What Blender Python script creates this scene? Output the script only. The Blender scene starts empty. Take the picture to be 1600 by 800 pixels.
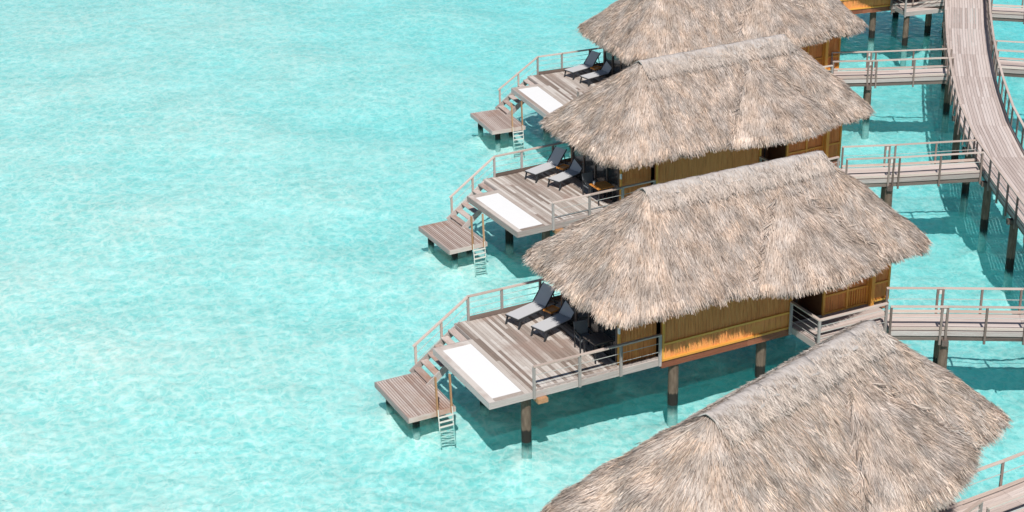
import bpy, math, random
import numpy as np
from mathutils import Vector, Matrix
R = math.radians
random.seed(7)
S = bpy.context.scene
C = S.collection

# ------------------------------------------------------------------ camera, sky, sun, exposure
cam_d = bpy.data.cameras.new('camera')
cam_d.sensor_width = 36.0
cam_d.sensor_fit = 'HORIZONTAL'
cam_d.lens = 59.80
cam_d.clip_start = 0.5
cam_d.clip_end = 8000
cam = bpy.data.objects.new('camera', cam_d)
C.objects.link(cam)
cam.matrix_world = Matrix.Translation((0, 0, 28.613)) @ Matrix.Rotation(R(90 - 24.047), 4, 'X') @ Matrix.Rotation(R(-1.12), 4, 'Z')
S.camera = cam

SUN_EL, SUN_AZ = 52.5, 181.0            # azimuth clockwise from +Y: the sun stands behind the camera
w = bpy.data.worlds.new('World')
S.world = w
w.use_nodes = True
nt = w.node_tree
sky = nt.nodes.new('ShaderNodeTexSky')
sky.sky_type = 'NISHITA'
sky.sun_disc = False
sky.sun_elevation = R(SUN_EL)
sky.sun_rotation = R(SUN_AZ)
sky.air_density = 1.0
sky.dust_density = 0.2
sky.ozone_density = 1.5
nt.links.new(sky.outputs[0], nt.nodes['Background'].inputs[0])
nt.nodes['Background'].inputs[1].default_value = 0.07
sun_d = bpy.data.lights.new('sun', 'SUN')
sun_d.energy = 5.0
sun_d.angle = R(0.5)
sun_d.color = (1.0, 0.955, 0.90)
sun = bpy.data.objects.new('sun', sun_d)
C.objects.link(sun)
d = Vector((math.sin(R(SUN_AZ)) * math.cos(R(SUN_EL)), math.cos(R(SUN_AZ)) * math.cos(R(SUN_EL)), math.sin(R(SUN_EL))))
sun.rotation_euler = d.to_track_quat('Z', 'Y').to_euler()
S.view_settings.view_transform = 'Standard'
S.view_settings.look = 'None'
S.view_settings.exposure = 0.0
S.view_settings.gamma = 1.0
S.view_settings.use_curve_mapping = False
S.render.engine = 'CYCLES'
S.cycles.use_denoising = True
S.cycles.max_bounces = 7
S.cycles.diffuse_bounces = 4
S.cycles.transparent_max_bounces = 10

# ------------------------------------------------------------------ material helpers
def new_mat(name):
    m = bpy.data.materials.new(name)
    m.use_nodes = True
    n = m.node_tree
    n.nodes.clear()
    out = n.nodes.new('ShaderNodeOutputMaterial')
    return m, n, out

class NT:
    def __init__(s, n): s.n = n
    def add(s, typ, ins=None, **props):
        k = s.n.nodes.new('ShaderNode' + typ)
        for a, v in props.items(): setattr(k, a, v)
        for i, v in (ins or {}).items():
            if hasattr(v, 'is_output'): s.n.links.new(v, k.inputs[i])
            else: k.inputs[i].default_value = v
        return k
    def math(s, op, a, b=0.0, c=None, clamp=False):
        k = s.add('Math', {0: a, 1: b}, operation=op, use_clamp=clamp)
        if c is not None:
            if hasattr(c, 'is_output'): s.n.links.new(c, k.inputs[2])
            else: k.inputs[2].default_value = c
        return k.outputs[0]
    def mix(s, f, a, b, mode='MIX'):
        k = s.add('Mix', None, data_type='RGBA', blend_type=mode)
        for i, v in ((0, f), (6, a), (7, b)):
            if hasattr(v, 'is_output'): s.n.links.new(v, k.inputs[i])
            else: k.inputs[i].default_value = v if i == 0 else (*v, 1)
        return k.outputs[2]
    def ramp(s, f, stops):
        k = s.add('ValToRGB', {0: f})
        e = k.color_ramp.elements
        while len(e) < len(stops): e.new(0.5)
        for q, (p, c) in zip(e, stops):
            q.position = p
            q.color = (*c, 1)
        return k.outputs[0]
    def noise(s, vec, scale, detail=3, rough=0.55, dim='3D', wv=None, dist=0.0):
        k = s.add('TexNoise', {'Scale': scale, 'Detail': detail, 'Roughness': rough, 'Distortion': dist}, noise_dimensions=dim)
        if vec is not None: s.n.links.new(vec, k.inputs['Vector'])
        if wv is not None: s.n.links.new(wv, k.inputs['W'])
        return k.outputs[0]
    def mapping(s, vec, scale=(1, 1, 1), loc=(0, 0, 0), rot=(0, 0, 0)):
        k = s.add('Mapping', {'Scale': scale, 'Location': loc, 'Rotation': rot})
        s.n.links.new(vec, k.inputs['Vector'])
        return k.outputs[0]

def finish(n, t, out, col, rough=0.7, bump=None, bstr=0.3, bdist=0.01, metallic=0.0, spec=0.3):
    p = t.add('BsdfPrincipled', {'Roughness': rough, 'Metallic': metallic, 'Specular IOR Level': spec})
    if hasattr(col, 'is_output'): n.links.new(col, p.inputs['Base Color'])
    else: p.inputs['Base Color'].default_value = (*col, 1)
    if bump is not None:
        b = t.add('Bump', {'Height': bump, 'Strength': bstr, 'Distance': bdist})
        n.links.new(b.outputs[0], p.inputs['Normal'])
    n.links.new(p.outputs[0], out.inputs[0])

def wood(name, dark, mid, light, var=0.35, rough=0.75, stain=None):
    """weathered timber: every board has its own tone; grain along the board's local X"""
    m, n, out = new_mat(name)
    t = NT(n)
    tc = t.add('TexCoord')
    oi = t.add('ObjectInfo')
    wv = t.math('MULTIPLY', oi.outputs['Random'], 91.7)
    g = t.noise(t.mapping(tc.outputs['Object'], (2.2, 7, 7)), 1.6, 5, 0.65, '4D', wv)
    fine = t.noise(t.mapping(tc.outputs['Object'], (3.0, 26, 26)), 1.5, 3, 0.6, '4D', wv)
    f = t.math('ADD', t.math('MULTIPLY', g, 0.65), t.math('MULTIPLY', fine, 0.35))
    f = t.math('ADD', f, t.math('MULTIPLY', t.math('SUBTRACT', oi.outputs['Random'], 0.5), var))
    col = t.ramp(f, [(0.28, dark), (0.5, mid), (0.72, light)])
    if stain:
        geo = t.add('NewGeometry')
        s = t.noise(geo.outputs['Position'], 0.55, 4, 0.6)
        col = t.mix(t.ramp(s, [(0.5, (0, 0, 0)), (0.68, (0.75, 0.75, 0.75))]), col, stain)
    finish(n, t, out, col, rough, fine, 0.5, 0.01)
    return m

M = {}
M['deck'] = wood('weathered_deck_timber', (0.22, 0.17, 0.14), (0.45, 0.39, 0.345), (0.60, 0.55, 0.505), 0.60, 0.75, (0.33, 0.235, 0.195))
M['walk'] = wood('weathered_walkway_timber', (0.34, 0.265, 0.235), (0.55, 0.46, 0.42), (0.68, 0.60, 0.56), 0.24)
M['slat'] = wood('grooved_platform_timber', (0.25, 0.17, 0.14), (0.46, 0.37, 0.33), (0.60, 0.53, 0.49), 0.25, 0.75, (0.36, 0.19, 0.12))
M['trim'] = wood('grey_trim_timber', (0.24, 0.20, 0.18), (0.40, 0.35, 0.325), (0.54, 0.49, 0.46), 0.3)
M['rail'] = wood('pale_handrail_timber', (0.34, 0.26, 0.22), (0.52, 0.42, 0.365), (0.66, 0.57, 0.51), 0.2)
M['post'] = wood('grey_post_timber', (0.19, 0.165, 0.15), (0.32, 0.29, 0.27), (0.46, 0.42, 0.40), 0.3)
M['wpost'] = wood('brown_walkway_post', (0.10, 0.075, 0.062), (0.19, 0.145, 0.125), (0.29, 0.235, 0.205), 0.3)
M['beam'] = wood('dark_beam_timber', (0.07, 0.05, 0.042), (0.13, 0.10, 0.085), (0.21, 0.17, 0.145), 0.3)
M['redbeam'] = wood('red_brown_floor_beam', (0.16, 0.055, 0.03), (0.27, 0.095, 0.05), (0.36, 0.15, 0.085), 0.3)
M['golden'] = wood('golden_bamboo_pole', (0.60, 0.25, 0.045), (0.80, 0.38, 0.07), (0.86, 0.47, 0.11), 0.2, 0.5)
M['orange'] = wood('orange_varnished_wood', (0.55, 0.19, 0.03), (0.72, 0.29, 0.06), (0.80, 0.38, 0.10), 0.1, 0.4)
M['handle'] = wood('brown_ladder_timber', (0.26, 0.13, 0.06), (0.42, 0.23, 0.12), (0.55, 0.34, 0.20), 0.2)

def plain(name, col, rough=0.6, metallic=0.0, nz=0.12, scale=6.0, spec=0.3):
    m, n, out = new_mat(name)
    t = NT(n)
    geo = t.add('NewGeometry')
    s = t.noise(geo.outputs['Position'], scale, 4, 0.6)
    c = t.mix(s, tuple(x * (1 - nz) for x in col), tuple(min(1, x * (1 + nz)) for x in col))
    finish(n, t, out, c, rough, s, 0.1, 0.01, metallic, spec)
    return m
M['white'] = plain('white_panel', (0.77, 0.765, 0.755), 0.55, 0, 0.025, 3)
M['fabric'] = plain('grey_mesh_fabric', (0.50, 0.50, 0.51), 0.85, 0, 0.06, 40)
M['frame'] = plain('charcoal_metal', (0.035, 0.038, 0.042), 0.45, 0, 0.1, 10)
M['cable'] = plain('pale_steel_cable', (0.62, 0.60, 0.56), 0.4, 0.3, 0.05)
M['alu'] = plain('white_aluminium', (0.66, 0.64, 0.59), 0.4, 0.1, 0.05)
M['glass'] = plain('dark_door_glass', (0.025, 0.028, 0.03), 0.12, 0, 0.1, 2, 0.5)
M['doorwood'] = plain('dark_brown_door_wood', (0.24, 0.11, 0.055), 0.55, 0, 0.25, 5)
M['ceramic'] = plain('white_ceramic', (0.8, 0.8, 0.78), 0.3, 0, 0.03)
M['cushion'] = plain('slate_cushion', (0.16, 0.17, 0.18), 0.9, 0, 0.1, 20)
M['soffit'] = plain('thatch_underside', (0.14, 0.10, 0.065), 0.95, 0, 0.3, 8)

def mat_pile():
    m, n, out = new_mat('pile_timber')
    t = NT(n)
    geo = t.add('NewGeometry')
    sep = t.add('SeparateXYZ', {0: geo.outputs['Position']})
    ns = t.noise(t.mapping(geo.outputs['Position'], (5, 5, 1.2)), 2.0, 4, 0.6)
    base = t.ramp(ns, [(0.3, (0.085, 0.06, 0.043)), (0.7, (0.18, 0.13, 0.095))])
    z = t.math('ADD', sep.outputs[2], t.math('MULTIPLY', t.math('SUBTRACT', ns, 0.5), 0.25))
    f = t.ramp(z, [(0.44, (1, 1, 1)), (0.50, (0, 0, 0))])
    col = t.mix(f, base, (0.018, 0.016, 0.013))          # weed and tide mark
    f2 = t.ramp(t.math('ADD', z, 0.5), [(0.10, (1, 1, 1)), (0.40, (0, 0, 0))])
    col = t.mix(f2, col, (0.40, 0.40, 0.37))              # paled below the water line: fading through the water, painted into the colour
    finish(n, t, out, col, 0.8, ns, 0.4, 0.02)
    return m
M['pile'] = mat_pile()

def mat_vcol(name, rough=0.85, spec=0.15):
    m, n, out = new_mat(name)
    t = NT(n)
    a = t.add('Attribute', attribute_name='col')
    finish(n, t, out, a.outputs['Color'], rough, None, spec=spec)
    return m
M['straw'] = mat_vcol('dry_pandanus_straw')

def mat_thatch_base():
    m, n, out = new_mat('thatch_bed')
    t = NT(n)
    tc = t.add('TexCoord')
    s = t.noise(tc.outputs['Object'], 5, 5, 0.7)
    col = t.ramp(s, [(0.35, (0.10, 0.075, 0.055)), (0.65, (0.26, 0.20, 0.155))])
    finish(n, t, out, col, 0.95, s, 0.6, 0.05)
    return m
M['thatch'] = mat_thatch_base()

def mat_ridge():
    m, n, out = new_mat('woven_ridge_cap')
    t = NT(n)
    tc = t.add('TexCoord')
    oi = t.add('ObjectInfo')
    wv = t.math('MULTIPLY', oi.outputs['Random'], 50)
    s = t.noise(t.mapping(tc.outputs['Object'], (3.5, 1.2, 1.2)), 3.5, 5, 0.65, '4D', wv)
    f2 = t.noise(t.mapping(tc.outputs['Object'], (30, 3, 3)), 1.0, 3, 0.6, '4D', wv)
    f = t.math('ADD', t.math('MULTIPLY', s, 0.6), t.math('MULTIPLY', f2, 0.4))
    col = t.ramp(f, [(0.30, (0.24, 0.205, 0.18)), (0.48, (0.42, 0.375, 0.345)), (0.68, (0.55, 0.505, 0.475))])
    finish(n, t, out, col, 0.9, f, 0.7, 0.03)
    return m
M['ridge'] = mat_ridge()

def mat_bamboo():
    """split-bamboo cladding: brown strips, with sunlight painted in as golden tongues along the foot of the wall"""
    m, n, out = new_mat('split_bamboo')
    t = NT(n)
    tc = t.add('TexCoord')
    sep = t.add('SeparateXYZ', {0: tc.outputs['Object']})
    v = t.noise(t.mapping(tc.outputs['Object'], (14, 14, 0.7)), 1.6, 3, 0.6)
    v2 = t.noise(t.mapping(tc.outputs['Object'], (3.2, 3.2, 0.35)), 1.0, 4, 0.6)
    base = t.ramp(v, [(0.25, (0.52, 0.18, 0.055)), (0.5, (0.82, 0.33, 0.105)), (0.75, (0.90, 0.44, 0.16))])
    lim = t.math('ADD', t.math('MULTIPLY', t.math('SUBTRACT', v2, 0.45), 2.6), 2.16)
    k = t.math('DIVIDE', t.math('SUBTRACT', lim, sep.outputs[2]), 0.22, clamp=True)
    col = t.mix(t.math('MULTIPLY', k, 0.4), base, (0.90, 0.46, 0.12))  # sunlit foot of the wall, mixed into the bamboo colour
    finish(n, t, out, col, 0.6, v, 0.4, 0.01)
    return m
M['bamboo'] = mat_bamboo()

# ------------------------------------------------------------------ mesh helpers
def mesh_np(name, verts, faces_list, mat, cols=None, smooth=False):
    """faces_list: list of int arrays (n,3) or (n,4)"""
    me = bpy.data.meshes.new(name)
    verts = np.asarray(verts, np.float32)
    me.vertices.add(len(verts))
    me.vertices.foreach_set('co', verts.ravel())
    tot = sum(f.size for f in faces_list)
    nf = sum(len(f) for f in faces_list)
    me.loops.add(tot)
    me.polygons.add(nf)
    me.loops.foreach_set('vertex_index', np.concatenate([f.ravel() for f in faces_list]).astype(np.int32))
    sizes = np.concatenate([np.full(len(f), f.shape[1]) for f in faces_list])
    starts = np.concatenate([[0], np.cumsum(sizes)[:-1]])
    me.polygons.foreach_set('loop_start', starts.astype(np.int32))
    me.polygons.foreach_set('use_smooth', np.full(nf, smooth, bool))
    if cols is not None:
        a = me.color_attributes.new('col', 'FLOAT_COLOR', 'POINT')
        c4 = np.ones((len(verts), 4), np.float32)
        c4[:, :3] = cols
        a.data.foreach_set('color', c4.ravel())
    me.update(calc_edges=True)
    me.validate()
    if mat: me.materials.append(mat)
    return me

def link(name, me, parent=None, mw=None):
    o = bpy.data.objects.new(name, me)
    C.objects.link(o)
    if parent is not None: o.parent = parent
    if mw is not None: o.matrix_basis = mw
    return o

def tag(o, label=None, cat=None, group=None, kind=None):
    if label: o['label'] = label
    if cat: o['category'] = cat
    if group: o['group'] = group
    if kind: o['kind'] = kind
    return o

def empty(name, mw, label=None, cat=None, group=None):
    o = bpy.data.objects.new(name, None)
    o.empty_display_size = 0.3
    C.objects.link(o)
    o.matrix_basis = mw
    return tag(o, label, cat, group)

_unit = {}
CUBE_V = [(-.5, -.5, -.5), (.5, -.5, -.5), (.5, .5, -.5), (-.5, .5, -.5), (-.5, -.5, .5), (.5, -.5, .5), (.5, .5, .5), (-.5, .5, .5)]
CUBE_F = [(0, 3, 2, 1), (4, 5, 6, 7), (0, 1, 5, 4), (1, 2, 6, 5), (2, 3, 7, 6), (3, 0, 4, 7)]
def unit(shape, mat):
    k = (shape, mat.name)
    if k not in _unit:
        if shape == 'cube':
            me = mesh_np('board', CUBE_V, [np.array(CUBE_F)], mat)
        else:                                             # round pole along X, a little uneven
            nseg = 14
            rings = []
            for xx, rr in ((-.5, .98), (-.25, 1.02), (0, .985), (.25, 1.015), (.5, .97)):
                for i in range(nseg):
                    a = 2 * math.pi * i / nseg
                    rings.append((xx, .5 * rr * math.cos(a), .5 * rr * math.sin(a)))
            f = [(r * nseg + i, r * nseg + (i + 1) % nseg, (r + 1) * nseg + (i + 1) % nseg, (r + 1) * nseg + i) for r in range(4) for i in range(nseg)]
            v = rings + [(-.5, 0, 0), (.5, 0, 0)]
            tri = [(5 * nseg, (i + 1) % nseg, i) for i in range(nseg)] + [(5 * nseg + 1, 4 * nseg + i, 4 * nseg + (i + 1) % nseg) for i in range(nseg)]
            me = mesh_np('pole', v, [np.array(f), np.array(tri)], mat, smooth=True)
        _unit[k] = me
    return _unit[k]

PILES = []
def bar(name, p0, p1, wd, th, mat, parent, shape='cube', up=(0, 0, 1)):
    """board or pole from p0 to p1: wd across, th along 'up'"""
    p0, p1 = Vector(p0), Vector(p1)
    if name == 'pile': PILES.append(parent.matrix_basis @ p0)
    x = p1 - p0
    L = x.length
    x.normalize()
    upv = Vector(up)
    if abs(x.dot(upv)) > 0.98: upv = Vector((0, 1, 0)) if abs(x.y) < 0.9 else Vector((1, 0, 0))
    y = upv.cross(x).normalized()
    z = x.cross(y)
    m = Matrix(((x.x, y.x, z.x, 0), (x.y, y.y, z.y, 0), (x.z, y.z, z.z, 0), (0, 0, 0, 1)))
    m = Matrix.Translation((p0 + p1) / 2) @ m @ Matrix.Diagonal((L, wd, th, 1))
    return link(name, unit(shape, M[mat]), parent, m)

def box(name, lo, hi, mat, parent, along='x'):
    lo, hi = Vector(lo), Vector(hi)
    c = (lo + hi) / 2
    s = hi - lo
    if along == 'x': return bar(name, (lo.x, c.y, c.z), (hi.x, c.y, c.z), s.y, s.z, mat, parent)
    if along == 'y': return bar(name, (c.x, lo.y, c.z), (c.x, hi.y, c.z), s.x, s.z, mat, parent)
    return bar(name, (c.x, c.y, lo.z), (c.x, c.y, hi.z), s.x, s.y, mat, parent, up=(0, 1, 0))

def boxes_mesh(name, lst, mat, parent, mw=None):
    """several boxes of ONE part as one mesh"""
    vs, fs = [], []
    for lo, hi in lst:
        b = len(vs)
        for v in CUBE_V:
            vs.append([lo[i] if v[i] < 0 else hi[i] for i in range(3)])
        fs += [[b + i for i in f] for f in CUBE_F]
    return link(name, mesh_np(name, vs, [np.array(fs)], M[mat]), parent, mw)

def bars_mesh(name, lst, mat, parent, nseg=4, cap=True):
    """several thin rods (p0, p1, radius) of ONE part as one mesh"""
    vs, fs = [], []
    for p0, p1, r in lst:
        p0, p1 = Vector(p0), Vector(p1)
        x = (p1 - p0).normalized()
        u = Vector((0, 0, 1)) if abs(x.z) < 0.95 else Vector((0, 1, 0))
        y = u.cross(x).normalized(); z = x.cross(y)
        b = len(vs)
        for p in (p0, p1):
            for i in range(nseg):
                a = 2 * math.pi * (i + .5) / nseg
                vs.append(p + y * math.cos(a) * r + z * math.sin(a) * r)
        for i in range(nseg):
            j = (i + 1) % nseg
            fs.append((b + i, b + j, b + nseg + j, b + nseg + i))
        if nseg == 4:
            fs.append((b + 3, b + 2, b + 1, b)); fs.append((b + 4, b + 5, b + 6, b + 7))
    return link(name, mesh_np(name, [tuple(v) for v in vs], [np.array(fs)], M[mat]), parent)

# ------------------------------------------------------------------ seabed and water
def fft_noise(n, lo, hi, seed):
    """periodic noise tile, energy between wavelengths (in cells) lo..hi"""
    rg = np.random.default_rng(seed)
    f = np.fft.fft2(rg.standard_normal((n, n)))
    k = np.hypot(*np.meshgrid(np.fft.fftfreq(n), np.fft.fftfreq(n)))
    k[0, 0] = 1
    wl = 1 / k
    f *= np.exp(-((np.log(wl) - np.log(math.sqrt(lo * hi))) / (0.5 * np.log(hi / lo))) ** 2)
    g = np.real(np.fft.ifft2(f))
    return g / g.std()

def samp(g, x, y, size, ang=0.0):
    n = len(g)
    c, s = math.cos(ang), math.sin(ang)
    u = ((x * c - y * s) / size * n) % n
    v = ((x * s + y * c) / size * n) % n
    i, j = u.astype(int), v.astype(int)
    a, b = u - i, v - j
    i2, j2 = (i + 1) % n, (j + 1) % n
    i, j = i % n, j % n
    return g[j, i] * (1 - a) * (1 - b) + g[j, i2] * a * (1 - b) + g[j2, i] * (1 - a) * b + g[j2, i2] * a * b

def tensor_grid(xs, ys):
    X, Y = np.meshgrid(xs, ys)
    nx, ny = len(xs), len(ys)
    a = (np.arange(ny - 1)[:, None] * nx + np.arange(nx - 1)[None]).ravel()
    f = np.stack([a, a + 1, a + nx + 1, a + nx], 1)
    return X.ravel(), Y.ravel(), f

BED = -1.08
def build_seabed():
    far = np.array([60, 100, 200, 500, 1200, 3000.0])
    xs = np.concatenate([-far[::-1] - 20, np.arange(-36, 42, 0.15), far])
    ys = [26.0]
    while ys[-1] < 128: ys.append(ys[-1] + 0.09 + 0.0022 * (ys[-1] - 26))
    ys = np.concatenate([-far[::-1], [0, 15], ys, far[1:] + 60])
    X, Y, f = tensor_grid(xs, ys)
    gA = fft_noise(512, 5, 12, 1)
    gB = fft_noise(512, 14, 40, 2)
    gC = fft_noise(256, 20, 80, 3)
    z = 0.028 * samp(gA, X, Y, 31.0, 0.3) + 0.018 * samp(gB, X, Y * 1.1, 39.0, 0.9) + 0.07 * samp(gC, X, Y, 70.0, 0.2)
    inside = (X > -37) & (X < 43) & (Y > 25) & (Y < 129)
    z = np.where(inside, z, 0.0) - 0.024 * np.clip(X - 2, -19, 30)      # the flat shelves gently towards the boardwalk
    z += BED
    rgp = random.Random(5)
    for q in PILES:
        near = np.nonzero((np.abs(X - q.x) < 1.6) & (np.abs(Y - q.y) < 1.6))[0]
        if len(near) == 0: continue
        rr = ((X[near] - q.x) * rgp.uniform(0.7, 1.2)) ** 2 + ((Y[near] - q.y) * rgp.uniform(0.7, 1.2)) ** 2
        wd = rgp.uniform(0.6, 0.9)
        top = rgp.uniform(-0.56, -0.44)
        k = np.exp(-rr / wd ** 2)
        z[near] += np.clip(top - z[near], 0, 0.42) * k
    m, n, out = new_mat('coral_sand')
    t = NT(n)
    geo = t.add('NewGeometry')
    s = t.noise(geo.outputs['Position'], 0.6, 6, 0.65)
    col = t.ramp(s, [(0.3, (0.75, 0.675, 0.63)), (0.7, (0.86, 0.79, 0.75))])
    finish(n, t, out, col, 0.95, t.noise(geo.outputs['Position'], 9, 3), 0.3, 0.02, spec=0.1)
    o = link('seabed', mesh_np('seabed', np.stack([X, Y, z], 1), [f], m, smooth=True))
    tag(o, 'pale rippled coral sand under the shallow lagoon', 'seabed', kind='structure')

def build_water():
    m, n, out = new_mat('lagoon_water')
    t = NT(n)
    geo = t.add('NewGeometry')
    pos = geo.outputs['Position']
    w1 = t.add('TexNoise', {'Vector': t.mapping(pos, (1.0, 0.9, 1), rot=(0, 0, 0.4)), 'Scale': 1.1, 'Detail': 3.0, 'Roughness': 0.6})
    off = t.add('VectorMath', {0: w1.outputs['Color'], 1: (0.5, 0.5, 0.5)}, operation='SUBTRACT')
    off = t.add('VectorMath', {0: off.outputs[0], 'Scale': 1.5}, operation='SCALE')
    wp = t.add('VectorMath', {0: t.mapping(pos, (1.1, 0.85, 1), rot=(0, 0, 0.15)), 1: off.outputs[0]}, operation='ADD').outputs[0]
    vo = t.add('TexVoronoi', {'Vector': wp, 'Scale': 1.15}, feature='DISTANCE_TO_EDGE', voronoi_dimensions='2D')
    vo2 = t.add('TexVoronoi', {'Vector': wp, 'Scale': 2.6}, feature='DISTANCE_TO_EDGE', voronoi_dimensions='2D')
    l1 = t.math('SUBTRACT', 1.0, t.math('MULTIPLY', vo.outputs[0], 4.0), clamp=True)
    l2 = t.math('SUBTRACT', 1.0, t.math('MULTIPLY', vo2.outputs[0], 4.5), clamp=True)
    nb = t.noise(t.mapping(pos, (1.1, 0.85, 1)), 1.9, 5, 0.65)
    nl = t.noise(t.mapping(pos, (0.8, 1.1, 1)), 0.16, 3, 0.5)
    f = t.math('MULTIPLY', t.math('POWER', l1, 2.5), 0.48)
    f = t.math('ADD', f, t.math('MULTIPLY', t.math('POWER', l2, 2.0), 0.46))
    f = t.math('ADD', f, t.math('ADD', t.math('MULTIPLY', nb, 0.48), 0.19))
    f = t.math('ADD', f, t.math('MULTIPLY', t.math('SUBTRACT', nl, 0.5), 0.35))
    caustic_tint = t.ramp(f, [(0.30, (0.58, 0.86, 0.87)), (0.58, (0.84, 0.95, 0.955)), (0.94, (1.0, 1.0, 1.0))])  # web of caustic light painted into the sheet's transmission colour
    h1 = t.noise(t.mapping(pos, (1.1, 0.9, 1), rot=(0, 0, 0.2)), 1.7, 4, 0.6)
    bmp = t.add('Bump', {'Height': h1, 'Strength': 1.0, 'Distance': 0.085})
    tr = t.add('BsdfTransparent', {'Color': caustic_tint})
    gl = t.add('BsdfGlossy', {'Roughness': 0.07, 'Normal': bmp.outputs[0], 'Color': (1, 1, 1, 1)})
    fr = t.add('Fresnel', {'IOR': 1.33, 'Normal': bmp.outputs[0]})
    df = t.add('BsdfDiffuse', {'Color': (0.04, 0.66, 0.66, 1), 'Normal': bmp.outputs[0]})      # light scattered back by the water itself
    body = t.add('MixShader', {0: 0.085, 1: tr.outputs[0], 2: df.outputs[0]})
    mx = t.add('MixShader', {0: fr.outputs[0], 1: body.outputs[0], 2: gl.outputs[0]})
    n.links.new(mx.outputs[0], out.inputs[0])
    # the body of water soaks up red light along every path through it
    va = t.add('VolumeAbsorption', {'Color': (0.0, 0.90, 0.955, 1), 'Density': 0.165})
    n.links.new(va.outputs[0], out.inputs['Volume'])
    v = [(x * 6000, y * 6000, -3.0 if z < 0 else 0.0) for x, y, z in CUBE_V]
    o = link('water', mesh_np('water', v, [np.array(CUBE_F)], m))
    tag(o, 'clear pale turquoise lagoon water with fine ripples', 'water', kind='structure')
build_water()

# ------------------------------------------------------------------ thatch
EX0, EX1, EY0, EY1, EZ = 3.78, 16.82, -1.28, 5.20, 4.53
RX0, RX1, RY, RZ = 7.04, 13.82, 1.94, 7.46
RC = 0.9

def eave_loop(n=400):
    """rounded rectangle, counter-clockwise from the near-left; returns points"""
    pts = []
    def arc(cx, cy, a0, a1, k):
        for i in range(k):
            a = R(a0 + (a1 - a0) * i / k)
            pts.append((cx + RC * math.cos(a), cy + RC * math.sin(a)))
    def seg(x0, y0, x1, y1, k):
        for i in range(k): pts.append((x0 + (x1 - x0) * i / k, y0 + (y1 - y0) * i / k))
    seg(EX0 + RC, EY0, EX1 - RC, EY0, 110); arc(EX1 - RC, EY0 + RC, -90, 0, 14)
    seg(EX1, EY0 + RC, EX1, EY1 - RC, 48); arc(EX1 - RC, EY1 - RC, 0, 90, 14)
    seg(EX1 - RC, EY1, EX0 + RC, EY1, 110); arc(EX0 + RC, EY1 - RC, 90, 180, 14)
    seg(EX0, EY1 - RC, EX0, EY0 + RC, 48); arc(EX0 + RC, EY0 + RC, 180, 270, 14)
    return np.array(pts)

def roof_surface(seed):
    rg = np.random.default_rng(seed)
    E = eave_loop()
    n = len(E)
    T = np.stack([np.clip(E[:, 0], RX0, RX1), np.full(n, RY)], 1)
    ns = 26
    s = np.linspace(0, 1, ns)
    P = np.zeros((ns, n, 3))
    P[:, :, :2] = E[None] * (1 - s[:, None, None]) + T[None] * s[:, None, None]
    P[:, :, 2] = EZ + (RZ - EZ) * s[:, None] ** 0.94
    g = fft_noise(128, 8, 30, seed)
    P[:, :, 2] += 0.045 * samp(g, P[:, :, 0], P[:, :, 1], 16.0) * (1 - 0.7 * s[:, None])
    P[0, :, 2] += 0.03 * samp(g, E[:, 0] * 3, E[:, 1] * 3, 16.0)
    return P

def bay_surface(seed):
    n = 70
    a = np.linspace(0, 1, n)
    E = np.stack([9.15 + 5.35 * a, EY0 + 0.02 - 0.80 * np.sin(np.pi * a) ** 0.75], 1)
    T = np.stack([11.55 + 0.7 * a, np.full(n, 0.95)], 1)
    ns = 18
    s = np.linspace(0, 1, ns)
    P = np.zeros((ns, n, 3))
    P[:, :, :2] = E[None] * (1 - s[:, None, None]) + T[None] * s[:, None, None]
    zt = EZ + (RZ - EZ) * ((0.95 - EY0) / (RY - EY0)) ** 0.94 + 0.03
    P[:, :, 2] = (EZ - 0.03) + (zt - EZ + 0.03) * s[:, None] ** 0.92
    edge = np.minimum(a, 1 - a) * 2
    P[:, :, 2] += -0.05 * np.exp(-edge[None] * 9) + 0.02
    g = fft_noise(128, 8, 30, seed + 5)
    P[:, :, 2] += 0.03 * samp(g, P[:, :, 0], P[:, :, 1], 16.0)
    return P

def surf_grid_faces(ns, n, closed):
    fs = []
    m = n if closed else n - 1
    i = np.arange(m); j = (i + 1) % n
    for r in range(ns - 1):
        fs.append(np.stack([r * n + i, r * n + j, (r + 1) * n + j, (r + 1) * n + i], 1))
    return np.concatenate(fs)

PAL = np.array([[0.95, 0.93, 0.91]]) * np.array([(0.64, 0.545, 0.475), (0.57, 0.485, 0.425), (0.49, 0.415, 0.365), (0.56, 0.45, 0.37), (0.47, 0.36, 0.295), (0.34, 0.27, 0.23), (0.16, 0.12, 0.098)])
PALP = np.array([0.20, 0.23, 0.20, 0.07, 0.08, 0.13, 0.09])

def sample_surface(P, closed, count, rg, smax=1.0):
    ns, n, _ = P.shape
    Q = np.concatenate([P, P[:, :1]], 1) if closed else P
    du = Q[:-1, 1:] - Q[:-1, :-1]
    ds = Q[1:, :-1] - Q[:-1, :-1]
    area = np.linalg.norm(np.cross(du, ds), axis=2)
    area[int(smax * (ns - 1)):] = 0
    cdf = np.cumsum(area.ravel()); tot = cdf[-1]
    idx = np.searchsorted(cdf, rg.random(count) * tot)
    r, c = np.unravel_index(np.minimum(idx, area.size - 1), area.shape)
    a, b = rg.random(count)[:, None], rg.random(count)[:, None]
    p = (Q[r, c] * (1 - a) + Q[r, c + 1] * a) * (1 - b) + (Q[r + 1, c] * (1 - a) + Q[r + 1, c + 1] * a) * b
    t = -(ds[r, c]); t /= np.linalg.norm(t, axis=1)[:, None] + 1e-9
    nn = np.cross(du[r, c], ds[r, c]); nn /= np.linalg.norm(nn, axis=1)[:, None] + 1e-9
    sv = (r[:, None] + b) / (ns - 1)
    return p, t, nn, sv[:, 0]

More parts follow.
